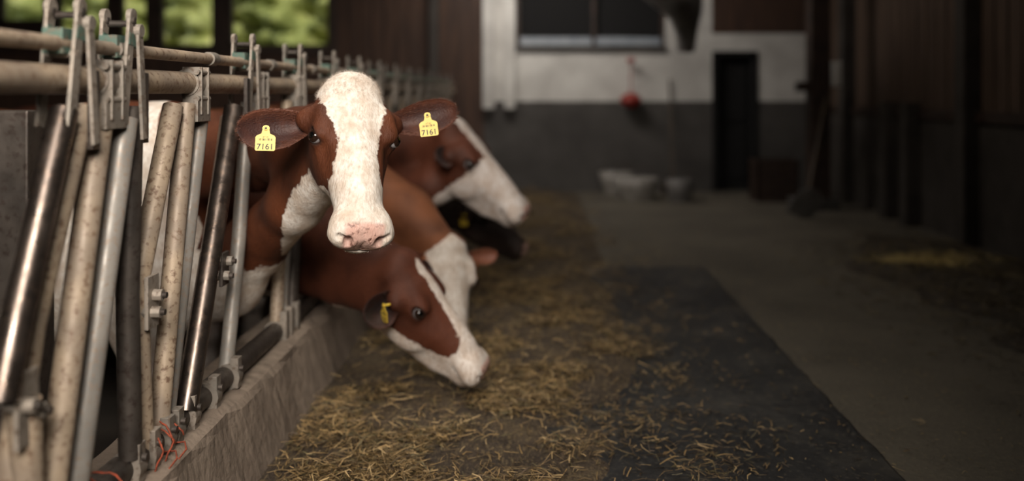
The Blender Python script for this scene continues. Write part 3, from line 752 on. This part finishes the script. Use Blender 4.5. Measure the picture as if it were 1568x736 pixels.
for k in range(5): mb.box(2.35,2.80,9.9,9.92,.02+.09*k,.09+.09*k,0); mb.box(2.35,2.80,10.3,10.32,.02+.09*k,.09+.09*k,0); mb.box(2.35,2.37,9.9,10.32,.02+.09*k,.09+.09*k,0); mb.box(2.78,2.80,9.9,10.32,.02+.09*k,.09+.09*k,0)
mb.box(2.35,2.80,9.9,10.32,0,.02,0); 
for a in(2.35,2.76):
    for b in(9.92,10.26): mb.box(a+.02,a+.04,b,b+.04,0,.46,0)
mb.obj('wooden_crate',[M_frame])
# hedge outside the windows
m=Mat('hedge_leaves',.7); f=m.noise(1.3,5,rough=.7); g=m.noise(7,3)
m.color(m.mix(m.ramp(g,[(.4,(0,0,0)),(.62,(1,1,1))]),m.ramp(f,[(.35,(.05,.07,.02)),(.5,(.19,.21,.06)),(.65,(.50,.48,.24))]),(.28,.30,.10))); M_hedge=m.m
gx=np.linspace(-9,3,160); gz=np.linspace(-.4,5,70); XX,ZZ=np.meshgrid(gx,gz,indexing='ij')
YY=14.5+.25*np.sin(XX*5+ZZ*3)+.2*np.sin(XX*11-ZZ*8)+.15*np.sin(ZZ*17+XX*4)+rng.normal(0,.06,XX.shape)
V=np.stack([XX,YY,ZZ],-1).reshape(-1,3); nz_=len(gz); I,J=np.meshgrid(np.arange(len(gx)-1),np.arange(nz_-1),indexing='ij'); a=(I*nz_+J).ravel()
npmesh('hedge',V,np.stack([a,a+1,a+nz_+1,a+nz_],1)[:,::-1],[M_hedge])
mb=MB(); mb.box(-14,14,11.2,26,-.5,-.4,0); mb.obj('ground_outside',[M_hedge])
# ------------------------------------------------------------------ light
w=bpy.data.worlds.new('World'); S.world=w; w.use_nodes=True; nt=w.node_tree; bg=nt.nodes['Background']
bg.inputs[0].default_value=(.80,.87,1,1); bg.inputs[1].default_value=1.5
sun=bpy.data.lights.new('sun','SUN'); sun.energy=4.2; sun.angle=.02; sun.color=(1,.95,.85); so=bpy.data.objects.new('sun',sun); link(so); so.rotation_euler=(math.radians(55),0,math.radians(20))
def area(name,loc,target,sx,sy,e,col,spread=180):
    l=bpy.data.lights.new(name,'AREA'); l.shape='RECTANGLE'; l.size=sx; l.size_y=sy; l.energy=e; l.color=col; l.spread=math.radians(spread)
    o=bpy.data.objects.new(name,l); link(o); o.location=loc; d=Vector(target)-Vector(loc); o.rotation_euler=d.to_track_quat('-Z','Y').to_euler(); return o
area('doorway_daylight',(-.30,-1.0,2.6),(-1.3,2.7,.95),1.7,1.3,47,(1,.91,.81),66)
area('overhead_fill',(-.3,9.2,3.1),(.8,11.,1.2),1.6,.6,42,(1,.93,.86))  # added fill that brightens the back wall, no fixture behind it
area('overhead_fill',(1.2,6.6,3.15),(1.5,7.4,0),1.4,1.4,14,(1,.90,.79))  # added fill to lift the right wall and floor, not a real lamp
area('overhead_fill',(-.6,3.1,3.15),(-.7,3.5,0),1.2,1.4,18,(1,.92,.82),110)
# ------------------------------------------------------------------ camera
cd=bpy.data.cameras.new('camera'); cam=bpy.data.objects.new('camera',cd); link(cam); cam.location=(0,0,1.18); cam.rotation_euler=(math.pi/2,0,0)
cd.sensor_width=36; cd.lens=1400/1568*36; cd.shift_x=-44/1568; cd.shift_y=-225/1568; cd.clip_start=.05
cd.dof.use_dof=True; cd.dof.focus_distance=2.50; cd.dof.aperture_fstop=.95
S.camera=cam
S.view_settings.view_transform='Standard'; S.view_settings.look='None'; S.view_settings.exposure=0
